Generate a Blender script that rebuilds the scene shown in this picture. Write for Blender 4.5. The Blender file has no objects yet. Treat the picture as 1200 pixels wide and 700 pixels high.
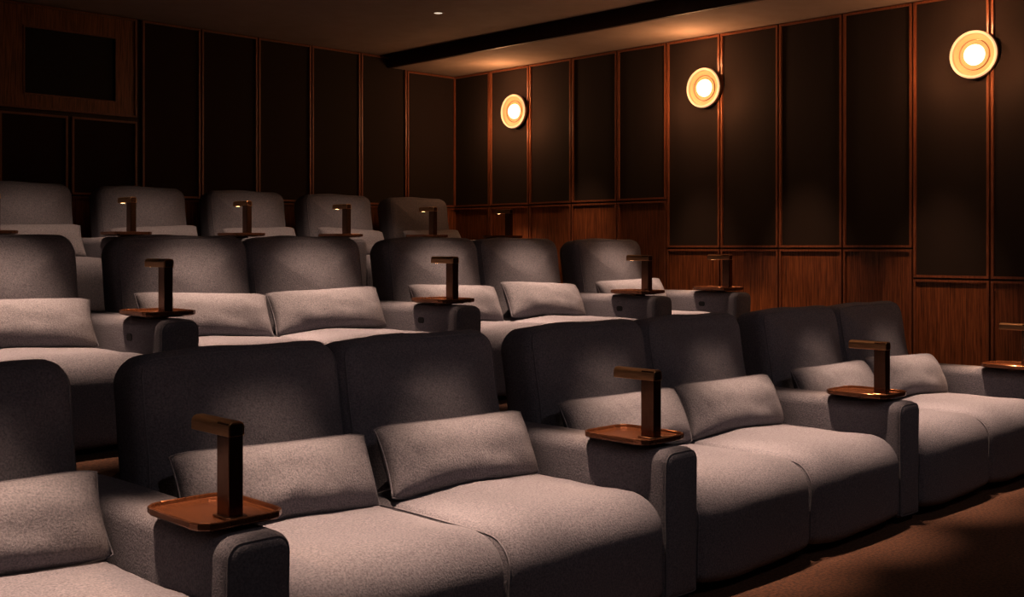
import bpy, bmesh, math, random
from mathutils import Vector, Matrix, noise
random.seed(4)
scene = bpy.context.scene
COL = scene.collection

# ------------------------------------------------------------------ materials
def mat(name):
    m = bpy.data.materials.new(name); m.use_nodes = True
    nt = m.node_tree; b = nt.nodes['Principled BSDF']
    return m, nt, b
def tex_coord(nt, scale=(1,1,1), out='Object'):
    tc = nt.nodes.new('ShaderNodeTexCoord'); mp = nt.nodes.new('ShaderNodeMapping')
    mp.inputs['Scale'].default_value = scale
    nt.links.new(tc.outputs[out], mp.inputs['Vector']); return mp.outputs['Vector']
def add_noise(nt, vec, scale, detail=3, rough=.6):
    n = nt.nodes.new('ShaderNodeTexNoise'); n.inputs['Scale'].default_value = scale
    n.inputs['Detail'].default_value = detail; n.inputs['Roughness'].default_value = rough
    nt.links.new(vec, n.inputs['Vector']); return n.outputs['Fac']
def ramp(nt, fac, c0, c1, p0=.3, p1=.7):
    r = nt.nodes.new('ShaderNodeValToRGB')
    r.color_ramp.elements[0].position = p0; r.color_ramp.elements[1].position = p1
    r.color_ramp.elements[0].color = (*c0, 1); r.color_ramp.elements[1].color = (*c1, 1)
    nt.links.new(fac, r.inputs['Fac']); return r.outputs['Color']
def bump(nt, b, fac, strength, dist):
    bp = nt.nodes.new('ShaderNodeBump'); bp.inputs['Strength'].default_value = strength
    bp.inputs['Distance'].default_value = dist
    nt.links.new(fac, bp.inputs['Height']); nt.links.new(bp.outputs['Normal'], b.inputs['Normal'])
def noisy(name, c0, c1, scale, rough=.8, metal=0, bs=.3, bd=.002, stretch=(1,1,1), sheen=0, detail=3, p0=.3, p1=.7):
    m, nt, b = mat(name)
    v = tex_coord(nt, stretch); f = add_noise(nt, v, scale, detail)
    nt.links.new(ramp(nt, f, c0, c1, p0, p1), b.inputs['Base Color'])
    b.inputs['Roughness'].default_value = rough; b.inputs['Metallic'].default_value = metal
    b.inputs['Sheen Weight'].default_value = sheen
    if bs: bump(nt, b, f, bs, bd)
    return m
M_FAB = noisy('wool_upholstery', (.104,.098,.116), (.222,.209,.238), 150, 1, bs=.85, bd=.004, detail=5)
M_PIL = noisy('pillow_fabric', (.116,.109,.125), (.245,.230,.256), 160, 1, bs=.75, bd=.004, detail=5)
for _m in (M_FAB, M_PIL): _m.node_tree.nodes['Principled BSDF'].inputs['Specular IOR Level'].default_value = .15
M_PIPE = noisy('piping_fabric', (.11,.104,.122), (.19,.18,.205), 250, 1, bs=.3)
M_CARPET = noisy('carpet', (.018,.0068,.0032), (.12,.046,.021), 70, 1, bs=.9, bd=.006, detail=7)
M_PANELFAB = noisy('wall_fabric', (.020,.0105,.007), (.039,.0205,.013), 260, .95, bs=.35, bd=.001)
M_WOOD = noisy('walnut_trim', (.20,.065,.03), (.34,.125,.056), 14, .4, bs=.05, stretch=(6,6,.6))
M_VEN = noisy('walnut_veneer', (.12,.037,.0145), (.42,.145,.053), 24, .38, bs=.05, stretch=(5,5,.2), detail=7, p0=.34, p1=.66)
M_WALL = noisy('dark_wood_backing', (.03,.011,.006), (.055,.02,.011), 20, .6, bs=.05, stretch=(5,5,.4))
M_CEIL = noisy('ceiling_plaster', (.32,.235,.185), (.36,.27,.215), 6, .9, bs=.05)
M_BLACK = noisy('matt_black', (.004,.004,.004), (.008,.007,.007), 40, .7, bs=0)
M_BRONZE = noisy('dark_bronze', (.11,.052,.032), (.16,.078,.046), 60, .24, .9, bs=.02, stretch=(1,1,.2))
M_BRASS = noisy('brushed_brass', (.34,.19,.095), (.44,.25,.13), 80, .3, .92, bs=.03, stretch=(4,.3,4))
M_TRAY = noisy('tray_bronze', (.12,.048,.025), (.24,.10,.05), 30, .22, .7, bs=.03, stretch=(5,.5,5), detail=5)
M_PLINTH = noisy('sofa_plinth', (.008,.007,.007), (.014,.012,.012), 40, .8, bs=0)
def emis(name, col, st):
    m, nt, b = mat(name)
    b.inputs['Base Color'].default_value = (*col, 1)
    b.inputs['Emission Color'].default_value = (*col, 1)
    b.inputs['Emission Strength'].default_value = st
    return m
M_BULB = emis('lamp_diffuser', (1,.62,.28), 14)
M_GLOBE = emis('sconce_globe', (1,.76,.48), 3.6)
M_DOWN = emis('downlight_lens', (1,.85,.7), .9)
def dish_mat():
    m, nt, b = mat('sconce_ribbed_glass')
    b.inputs['Base Color'].default_value = (.42,.25,.12,1); b.inputs['Roughness'].default_value = .4
    b.inputs['Emission Color'].default_value = (1,.52,.23,1); b.inputs['Emission Strength'].default_value = .32
    return m
M_DISH = dish_mat()
M_RIM = emis('sconce_glass_rim', (1,.64,.36), .8)
M_RIM.node_tree.nodes['Principled BSDF'].inputs['Base Color'].default_value = (.3,.19,.11,1)

# ------------------------------------------------------------------ helpers
def obj(name, me, mats, parent=None, loc=(0,0,0), rot=(0,0,0)):
    o = bpy.data.objects.new(name, me); COL.objects.link(o)
    if mats is not None and len(me.materials) == 0:
        for m in mats: me.materials.append(m)
    o.location = loc; o.rotation_euler = rot
    if parent: o.parent = parent
    return o
def empty(name, loc):
    e = bpy.data.objects.new(name, None); COL.objects.link(e); e.location = loc
    e.empty_display_size = .1; return e
def finish(bm, name, smooth=True):
    bmesh.ops.recalc_face_normals(bm, faces=bm.faces)
    me = bpy.data.meshes.new(name); bm.to_mesh(me); bm.free()
    if smooth:
        for p in me.polygons: p.use_smooth = True
    return me
def rr(w, h, R, ins=0, seg=7, sub=8):
    """rounded rectangle loop; R = (br,tr,tl,bl)"""
    w2 = w/2-ins; h2 = h/2-ins
    R = [max(r-ins, .0005) for r in R]
    cs = [(w2-R[0], -h2+R[0], -90, R[0]), (w2-R[1], h2-R[1], 0, R[1]), (-w2+R[2], h2-R[2], 90, R[2]), (-w2+R[3], -h2+R[3], 180, R[3])]
    pts = []
    for i,(cx,cy,a0,r) in enumerate(cs):
        for k in range(seg+1):
            a = math.radians(a0+90*k/seg); pts.append((cx+r*math.cos(a), cy+r*math.sin(a)))
        nx = cs[(i+1)%4]; a = math.radians(nx[2]); q = (nx[0]+nx[3]*math.cos(a), nx[1]+nx[3]*math.sin(a))
        p = pts[-1]
        for k in range(1, sub): pts.append((p[0]+(q[0]-p[0])*k/sub, p[1]+(q[1]-p[1])*k/sub))
    return pts
def loft(bm, loops, cap0=True, cap1=True, mi=None):
    vs = [[bm.verts.new(p) for p in L] for L in loops]
    n = len(loops[0])
    for i in range(len(vs)-1):
        for j in range(n):
            f = bm.faces.new((vs[i][j], vs[i][(j+1)%n], vs[i+1][(j+1)%n], vs[i+1][j]))
            if mi: f.material_index = mi(i)
    if cap0: 
        f = bm.faces.new(vs[0]); 
        if mi: f.material_index = mi(0)
    if cap1: 
        f = bm.faces.new(vs[-1]); 
        if mi: f.material_index = mi(len(vs)-2)
def tube(bm, pts, r, n=6):
    N = len(pts); rings = []
    for i in range(N):
        p = Vector(pts[i]); t = (Vector(pts[(i+1)%N])-Vector(pts[i-1])).normalized()
        up = Vector((1,0,0)) if abs(t.x) < .9 else Vector((0,1,0))
        u = t.cross(up).normalized(); v = t.cross(u)
        rings.append([bm.verts.new(p+(u*math.cos(2*math.pi*k/n)+v*math.sin(2*math.pi*k/n))*r) for k in range(n)])
    for i in range(N):
        a = rings[i]; b = rings[(i+1)%N]
        k0 = min(range(n), key=lambda k: (b[k].co-a[0].co).length)
        for k in range(n):
            f = bm.faces.new((a[k], a[(k+1)%n], b[(k0+k+1)%n], b[(k0+k)%n])); f.material_index = 1
def padded(name, w, h, t, R, r, axes, crown0=.0, crown1=.0, side=.0, pipe=(0,1), mid=12, wr=.0, seed=0, arch=0):
    """upholstered body. outline (a,b) w x h, extruded along c by t; axes maps (a,b,c)->xyz. origin centre of outline, c from 0"""
    bm = bmesh.new(); loops = []
    def bul(c): return -side*(1-abs(2*c/t-1)**2.6)
    prof = []
    for k in range(7):
        a = math.radians(90*k/6); prof.append((r*(1-math.sin(a)), r*(1-math.cos(a))))
    for k in range(1, mid): prof.append((0, r+(t-2*r)*k/mid))
    for k in range(6, -1, -1):
        a = math.radians(90*k/6); prof.append((r*(1-math.sin(a)), t-r*(1-math.cos(a))))
    def mk(ins, c, s=1, cc=None):
        L = []
        for (a,b) in rr(w, h, R, ins+bul(c)):
            a *= s; b *= s
            if arch and b > 0: b += arch*(1-(2*a/w)**2)*(b/(h/2))
            c2 = c if cc is None else cc
            if wr:
                q = Vector((a*5+seed, b*5, c2*5)); nz = noise.noise(q)*wr
                a += nz*.6; b += nz; c2 += noise.noise(q+Vector((9,3,1)))*wr
            L.append(Vector(axes(a,b,c2)))
        return L
    S = [.04,.15,.3,.45,.6,.74,.86,.94]
    for s in S: loops.append(mk(r, 0, s, -crown0*(1-s**2.4)))
    for (i,c) in prof: loops.append(mk(i, c))
    for s in S[::-1]: loops.append(mk(r, t, s, t+crown1*(1-s**2.4)))
    loft(bm, loops)
    bmesh.ops.recalc_face_normals(bm, faces=bm.faces)
    i0 = len(S)+3; i1 = len(S)+len(prof)-4
    if 0 in pipe: tube(bm, loops[i0], .0036)
    if 1 in pipe: tube(bm, loops[i1], .0036)
    return finish(bm, name)
def box_into(bm, c, s, mi=0, bev=0):
    r = bmesh.ops.create_cube(bm, size=1, matrix=Matrix.Translation(c) @ Matrix.Diagonal((*s,1)))
    fs = {f for v in r['verts'] for f in v.link_faces}
    for f in fs: f.material_index = mi
    if bev:
        es = {e for v in r['verts'] for e in v.link_edges}
        bmesh.ops.bevel(bm, geom=list(es), offset=bev, segments=2, affect='EDGES', profile=.5)
def box_obj(name, lo, hi, mats, parent=None, bev=0):
    bm = bmesh.new(); c = [(a+b)/2 for a,b in zip(lo,hi)]; s = [b-a for a,b in zip(lo,hi)]
    box_into(bm, (0,0,0), s, bev=bev)
    return obj(name, finish(bm, name, False), mats, parent, loc=c)

# ------------------------------------------------------------------ room
XW, YB = 7.85, 8.89
ZM, ZS = 3.26, 3.15
XL, YF = -2.6, -3.4
T2, T3 = .42, .84
Y12, Y23 = 3.875, 6.125
box_obj('floor', (XL-.2,YF-.2,-.2), (XW+.2,YB+.2,0), [M_CARPET])
box_obj('floor_tier_1', (XL,Y12,0), (XW,Y23,T2), [M_CARPET])
box_obj('floor_tier_2', (XL,Y23,0), (XW,YB,T3), [M_CARPET])
wr_ = box_obj('wall_right', (XW,YF-.2,0), (XW+.2,YB+.2,3.6), [M_WALL])
wb_ = box_obj('wall_back', (XL,YB,0), (XW,YB+.2,3.6), [M_WALL])
box_obj('wall_left', (XL-.2,YF-.2,0), (XL,YB+.2,3.6), [M_WALL])
box_obj('wall_front', (XL,YF-.2,0), (XW,YF,3.6), [M_WALL])
box_obj('ceiling', (XL-.2,YF-.2,ZM+.14), (XW+.2,YB+.2,3.7), [M_BLACK])
box_obj('ceiling_panel', (XL,YF,ZM), (6.86,YB,ZM+.15), [M_CEIL])
box_obj('ceiling_soffit', (6.99,YF,ZS), (XW,YB,ZM+.15), [M_CEIL])
box_obj('trim_1', (6.95,YF,ZS-.004), (6.99,YB,ZM+.15), [M_WALL])

def panelling(name, parent, place, bays, zceil):
    bm = bmesh.new()
    def bx(s0,s1,z0,z1,d,mi,d0=0):
        a = Vector(place(s0,d0,z0)); b = Vector(place(s1,d,z1))
        c = (a+b)/2; s = [max(abs(x),.001) for x in (b-a)]
        box_into(bm, c, s, mi)
    for (s0,s1,cells) in bays:
        g = .007; fw = .017
        for (z0,z1,kind) in cells:
            a0,a1,b0,b1 = s0+g, s1-g, z0+g, z1-g
            bx(a0,a0+fw,b0,b1,.030,0); bx(a1-fw,a1,b0,b1,.030,0)
            bx(a0+fw,a1-fw,b0,b0+fw,.030,0); bx(a0+fw,a1-fw,b1-fw,b1,.030,0)
            mi = {'f':1,'v':2,'p':2}[kind]
            if kind == 'p':
                pa0,pa1,pb0,pb1 = kind_port
                bx(a0+fw,pa0,b0+fw,b1-fw,.014,2); bx(pa1,a1-fw,b0+fw,b1-fw,.014,2)
                bx(pa0,pa1,b0+fw,pb0,.014,2); bx(pa0,pa1,pb1,b1-fw,.014,2)
                bx(pa0,pa1,pb0,pb1,.003,3)
                for q in ((pa0-.012,pa0,pb0-.012,pb1+.012),(pa1,pa1+.012,pb0-.012,pb1+.012),(pa0,pa1,pb0-.012,pb0),(pa0,pa1,pb1,pb1+.012)):
                    bx(*q,.022,0)
            else:
                bx(a0+fw,a1-fw,b0+fw,b1-fw,.012,mi)
    me = finish(bm, name, False)
    return obj(name, me, [M_WOOD, M_PANELFAB, M_VEN, M_BLACK], parent)
kind_port = None
def rp(s,d,z): return (-d-.1, s-(YF-.2+YB+.2)/2, z-1.8)
def bp_(s,d,z): return (s-(XL+XW)/2, YB-d-(YB+.1), z-1.8)
P = .5625
bays = []; y = YB
while y-P > YF:
    y0, y1 = y-P, y
    mid = (y0+y1)/2
    if mid > Y23: zb, zd = T3, 1.775
    elif mid > Y12: zb, zd = T2, 1.352
    else: zb, zd = 0, 1.135
    bays.append((y0, y1, [(zb+.0, zd, 'v'), (zd, ZS, 'f')]))
    y -= P
panelling('wall_panelling', wr_, rp, bays, ZS)
bays = []
xs = [XW, 7.185, 6.61, 6.04, 5.465, 4.90, 4.355]
for i in range(6):
    zt = ZS if i == 0 else ZM
    bays.append((xs[i+1], xs[i], [(T3, 1.775, 'v'), (1.775, zt, 'f')]))
kind_port = (3.40, 4.13, 2.56, 3.07)
bays.append((3.20, 4.32, [(2.43, ZM, 'p')]))
bays.append((3.76, 4.32, [(T3,1.775,'v'),(1.775, 2.41, 'f')]))
bays.append((3.20, 3.74, [(T3,1.775,'v'),(1.775, 2.41, 'f')]))
x = 3.18
while x-.57 > XL:
    bays.append((x-.57, x, [(T3,1.775,'v'),(1.775, ZM, 'f')])); x -= .57
panelling('wall_panelling', wb_, bp_, bays, ZM)

# ------------------------------------------------------------------ seating meshes
cache = {}
def seat_mesh(w):
    k = ('s',w)
    if k not in cache:
        cache[k] = padded('seat_cushion', .84, .37, w, (.03,.06,.13,.04), .05, lambda a,b,c:(c, a+.42, b+.185), side=.028, mid=16, wr=.010, seed=w*7)
    return cache[k]
def back_mesh(w):
    k = ('b',w)
    if k not in cache:
        cache[k] = padded('back_cushion', w, .66, .23, (.05,.085,.085,.05), .065, lambda a,b,c:(a, c, b+.33), crown0=.05, crown1=.02, side=.008, mid=6, wr=.012, seed=w*3, arch=.014)
    return cache[k]
def arm_mesh():
    if 'a' not in cache:
        cache['a'] = padded('arm', .2, .56, 1.13, (.02,.05,.05,.02), .035, lambda a,b,c:(a, c, b+.28), crown0=.008, crown1=.006, side=.005, mid=14, wr=.005)
    return cache['a']
def shell_mesh(w):
    k = ('h',w)
    if k not in cache:
        cache[k] = padded('back_shell', w, .56, .2, (.02,.05,.05,.02), .03, lambda a,b,c:(a, c, b+.28), mid=4)
    return cache[k]
def pillow_mesh(v, w=.77, h=.28, t=.175):
    k = ('p',v,w)
    if k in cache: return cache[k]
    bm = bmesh.new(); nx, nz = 44, 20; G = {}
    for sgn in (1,-1):
        for i in range(nx+1):
            for j in range(nz+1):
                u = 2*i/nx-1; q = 2*j/nz-1
                u = math.sin(u*math.pi/2)*.35+u*.65; q = math.sin(q*math.pi/2)*.35+q*.65
                th = (max(0,1-abs(u)**3.6)**.5)*(max(0,1-abs(q)**2.4)**.55)
                xx = u*w/2*(1-.035*(1-q*q)*abs(u)**6)
                zz = q*h/2*(1-.10*(abs(u)**10))
                zz *= (1-.05*(1-u*u))+.02
                nz_ = noise.noise(Vector((u*2.5+v*11, q*1.3, sgn*2)))*.014*th + noise.noise(Vector((u*9+v*5, q*2.5, sgn*3)))*.0045*th
                yy = sgn*(th*t/2+nz_)
                edge = i in (0,nx) or j in (0,nz)
                if edge:
                    if (i,j) not in G: G[(i,j)] = bm.verts.new((xx,0,zz))
                    G[(i,j,sgn)] = G[(i,j)]
                else: G[(i,j,sgn)] = bm.verts.new((xx,yy,zz))
        for i in range(nx):
            for j in range(nz):
                bm.faces.new((G[(i,j,sgn)],G[(i+1,j,sgn)],G[(i+1,j+1,sgn)],G[(i,j+1,sgn)]))
    loop = [G[(i,0)].co.copy() for i in range(nx)]+[G[(nx,j)].co.copy() for j in range(nz)]+[G[(i,nz)].co.copy() for i in range(nx,0,-1)]+[G[(0,j)].co.copy() for j in range(nz,0,-1)]
    bmesh.ops.recalc_face_normals(bm, faces=bm.faces)
    tube(bm, loop, .0035)
    cache[k] = finish(bm, 'lumbar_pillow'); return cache[k]
def tray_mesh():
    if 't' in cache: return cache['t']
    bm = bmesh.new(); w,l,c = .275,.345,.062
    def tl(ins, z):
        out = []
        for (a,b) in rr(w, l, (c,)*4, ins, 3, 3): out.append((a,b,z))
        return out
    L = [tl(.03,0), tl(.004,.007), tl(.0005,.011), tl(0,.013), tl(0,.025), tl(.001,.028), tl(.003,.029), tl(.007,.029), tl(.0085,.027), tl(.0105,.018), tl(.016,.0158)]
    loft(bm, L)
    r = bmesh.ops.create_cone(bm, cap_ends=True, segments=32, radius1=.055, radius2=.055, depth=.016, matrix=Matrix.Translation((0,0,-.006)))
    for v in r['verts']:
        for f in v.link_faces: f.material_index = 1
    cache['t'] = finish(bm, 'tray', False); return cache['t']
H_L = .265
def lamp_mesh():
    if 'l' in cache: return cache['l']
    bm = bmesh.new(); H = H_L
    def pl(z, s=0): return [(a, b, z) for (a,b) in rr(.046-s, .068-s, (.0065,)*4, 0, 5, 2)]
    loft(bm, [pl(0), pl(.1), pl(.2), pl(H-.009), pl(H-.006,.002), pl(H-.005,.006)], cap1=True, mi=lambda i: 0)
    def hl(y, s=0): return [(a, y, H-.021+b) for (a,b) in rr(.050-s, .042-s, (.004,.018,.018,.004), 0, 8, 2)]
    loft(bm, [hl(-.0335,.006), hl(-.035,.003), hl(-.033), hl(.05), hl(.12), hl(.168), hl(.1705,.003), hl(.169,.006)], mi=lambda i: 1)
    l2 = [[(x*f, y*f, z) for (x,y) in rr(.07,.095,(.02,)*4,0,6,2)] for f,z in ((1,0),(1,.004),(.93,.006))]
    loft(bm, l2)
    r = bmesh.ops.create_cone(bm, cap_ends=True, segments=20, radius1=.015, radius2=.015, depth=.002, matrix=Matrix.Translation((0,.134,H-.0414)))
    for v in r['verts']:
        for f in v.link_faces: f.material_index = 2
    bmesh.ops.remove_doubles(bm, verts=bm.verts, dist=.00005)
    me = finish(bm, 'reading_lamp', False)
    cache['l'] = me; return me
def button_mesh():
    if 'btn' in cache: return cache['btn']
    cache['btn'] = padded('recline_switch', .055, .036, .006, (.014,)*4, .002, lambda a,b,c:(-c, a, b), pipe=(), mid=2)
    return cache['btn']
FM = [M_FAB, M_PIPE]
def add_spot(name, loc, target, power, ang, blend, col=(1,.8,.62), size=.05):
    l = bpy.data.lights.new(name, 'SPOT'); l.energy = power; l.spot_size = math.radians(ang); l.spot_blend = blend
    l.color = col; l.shadow_soft_size = size
    o = bpy.data.objects.new(name, l); COL.objects.link(o); o.location = loc
    o.rotation_euler = (Vector(target)-Vector(loc)).to_track_quat('-Z','Y').to_euler(); return o
def box_me(s):
    bm = bmesh.new(); box_into(bm, (0,0,0), s); return finish(bm, 'box', False)
def arm(parent, x, btn):
    obj('arm', arm_mesh(), FM, parent, (x, 0, .03))
    obj('arm_foot', cache.setdefault('af', box_me((.16,1.05,.035))), [M_PLINTH], parent, (x, .56, .0175))
    if btn: obj('recline_switch', button_mesh(), [M_BLACK], parent, (x-.102, .32, .5))
def table(x, Y0, z, pw=5):
    zt = z+.59+.014
    e = empty('armrest_tray_table', (x, Y0+.24, zt))
    obj('tray', tray_mesh(), [M_TRAY, M_BRONZE], e)
    e2 = empty('reading_lamp', (x, Y0+.155, zt+.0160))
    obj('lamp_body', lamp_mesh(), [M_BRONZE, M_BRASS, M_BULB], e2)
    add_spot('lamp_light', (x, Y0+.155+.134, zt+.0160+H_L-.0445), (x, Y0+.155+.134, 0), pw, 150 if x>7 else 125, 1, (1,.60,.33), .0)
def unit(name, x0, n, w, Y0, z, first=False, btn=False, pil=True):
    tot = n*w; cx = x0+tot/2
    e = empty(name, (cx, Y0, z))
    for i in range(n):
        lx = -tot/2+i*w
        obj('seat_cushion', seat_mesh(round(w-.004,3)), FM, e, (lx+.002, 0, .055))
        obj('back_cushion', back_mesh(round(w-.006,3)), FM, e, (lx+w/2, .80, .355), (math.radians(-11),0,random.uniform(-.008,.008)))
        if pil:
            obj('lumbar_pillow', pillow_mesh(i+(1 if z>0 else 0), round(w-.035,3)), [M_PIL, M_PIPE], None,
                (cx+lx+w/2+random.uniform(-.008,.008), Y0+.69+random.uniform(-.01,.01), z+.56),
                (math.radians(-26+random.uniform(-3,3)), math.radians(random.uniform(-2.8,2.8)), random.uniform(-.045,.045)))
    obj('back_shell', shell_mesh(round(tot,3)), FM, e, (0, .94, .03))
    obj('plinth', box_me((tot-.04, .98, .055)), [M_PLINTH], e, (0, .56, .0275))
    arm(e, tot/2+.1, btn)
    if first: arm(e, -tot/2-.1, btn)

A1 = [-.24, 1.61, 3.45, 5.30, 7.17]; Y1 = 2.60
for i in range(4):
    w = (A1[i+1]-A1[i]-.2)/2; unit('loveseat_sofa', A1[i]+.1, 2, w, Y1, 0, first=(i==0))
for a in A1: table(a, Y1, 0, 10 if a > 7 else 6)
A2 = [.77, 2.62, 4.47, 6.32]; Y2 = 4.93
for i in range(3):
    w = (A2[i+1]-A2[i]-.2)/2; unit('loveseat_sofa', A2[i]+.1, 2, w, Y2, T2, first=(i==0), btn=True)
unit('recliner_armchair', 6.42, 1, .79, Y2, T2, btn=True)
A2.append(7.31)
for a in A2: table(a, Y2, T2, 12 if a > 7 else 6)
A3 = [7.52-.95*k for k in range(6,-1,-1)]; Y3 = 7.58
for i in range(6):
    unit('recliner_armchair', A3[i]+.1, 1, .75, Y3, T3, first=(i==0), btn=True)
for a in A3: table(a, Y3, T3, 8 if a > 7 else 4)

# ------------------------------------------------------------------ sconces
def revolve(bm, prof, mi, caps=False, n=56):
    loops = [[(-o, r*math.cos(2*math.pi*k/n), r*math.sin(2*math.pi*k/n)) for k in range(n)] for (r,o) in prof]
    loft(bm, loops, cap0=caps, cap1=caps, mi=lambda i: mi)
def sconce_mesh():
    bm = bmesh.new()
    revolve(bm, [(.07,0),(.07,.03),(.05,.034)], 0, True)
    dish = [(.045,.03)]
    for k in range(1,9):
        t = k/8; dish.append((.045+.112*t, .034+.022*t*t))
    revolve(bm, dish+[(.162,.058)], 0)
    inner = []
    for k in range(0,26):
        t = 1-k/26; inner.append((.045+.100*t, .052+.012*t*t+(.0035 if k%2 else 0)))
    revolve(bm, [(.1475,.084),(.1460,.068)]+inner, 1)
    revolve(bm, [(.1600,.05),(.168,.052),(.169,.066),(.168,.076),(.1645,.078)], 0)
    revolve(bm, [(.1655,.070),(.1665,.084),(.162,.092),(.154,.092),(.1475,.084)], 3)
    g = []
    for k in range(0,13):
        a = math.radians(90*k/12); g.append((.072*math.cos(a)+.0005, .056+.058*math.sin(a)))
    revolve(bm, g, 2, True)
    revolve(bm, [(.100,.048),(.103,.068),(.107,.068),(.110,.052)], 0)
    return finish(bm, 'wall_sconce')
sm = sconce_mesh()
for yy in (7.92, 5.64, 3.354, 1.07, -1.2):
    obj('wall_sconce', sm, [M_BRASS, M_DISH, M_GLOBE, M_RIM], None, (XW-.012, yy, 2.70))
    for k in range(3 if yy > 2 else 1):
        a = math.radians(90+120*k)
        l = bpy.data.lights.new('sconce_light', 'POINT'); l.energy = 5.2; l.color = (1,.53,.26); l.shadow_soft_size = 0
        o = bpy.data.objects.new('sconce_light', l); COL.objects.link(o)
        o.location = (XW-.27, yy+.22*math.cos(a), 2.70+.22*math.sin(a))

# ------------------------------------------------------------------ downlights
def dl_mesh():
    bm = bmesh.new(); n = 32
    def ring(r,z): return [(r*math.cos(2*math.pi*k/n), r*math.sin(2*math.pi*k/n), z) for k in range(n)]
    loft(bm, [ring(.05,.0),ring(.05,-.004),ring(.038,-.005),ring(.034,-.002)], cap0=True, cap1=False, mi=lambda i:0)
    loft(bm, [ring(.034,-.002),ring(.033,-.0015)], cap0=False, mi=lambda i:1)
    return finish(bm, 'recessed_downlight', False)
dm = dl_mesh()
def downlight(x, y, tx, ty, tz, power, ang, blend, col=(1,.70,.505)):
    zc = ZS if x > 6.99 else ZM
    obj('recessed_downlight', dm, [M_CEIL, M_DOWN], None, (x, y, zc))
    add_spot('downlight_beam', (x, y, zc-.02), (tx, ty, tz), power, ang, blend, col, .04)
PW = 1120
for i in range(4):
    w = (A1[i+1]-A1[i]-.2)/2
    for j in range(2):
        sx = A1[i]+.1+w*(j+.5)
        downlight(sx, 3.0, sx+.03, 2.92, .4, PW, 27, 1)
for sx in (1.3,2.1,3.15,3.95,5.0,5.8,6.8):
    downlight(sx, 5.34, sx, 5.37, .8, PW*.72, 33, 1)
for sx in (3.1,4.05,5.0,5.95):
    downlight(sx, 6.94, sx+.15, 8.05, 1.25, PW*.17, 44, 1)
# unseen spots added in the ceiling slot to brighten the veneer dado
for yy,zz,pw in ((2.2,.5,85),(3.6,.58,130),(4.7,.8,130),(5.7,.8,105),(7.0,1.2,65)):
    add_spot('added_dado_spot', (6.905, yy, 3.165), (XW, yy, zz), pw, 30, 1, (1,.60,.34), .0)
# unseen fill added towards the stage end, built as downlights, for seat fronts and carpet
for sx in (1.0,3.4,5.8):
    downlight(sx, .2, sx+.6, 3.0, .5, 40, 75, 1, (.98,.85,.86))

w = bpy.data.worlds.new('World'); scene.world = w; w.use_nodes = True
w.node_tree.nodes['Background'].inputs[0].default_value = (.01,.01,.012,1)

cam = bpy.data.cameras.new('camera'); co = bpy.data.objects.new('camera', cam); COL.objects.link(co)
co.location = (0,0,1.36); co.rotation_euler = (math.radians(90), 0, -math.atan2(.6991,.7150))
cam.sensor_width = 36; cam.lens = 39.6; cam.shift_y = -.05; cam.clip_start = .05
scene.camera = co
scene.view_settings.view_transform = 'Standard'
scene.view_settings.gamma = .87
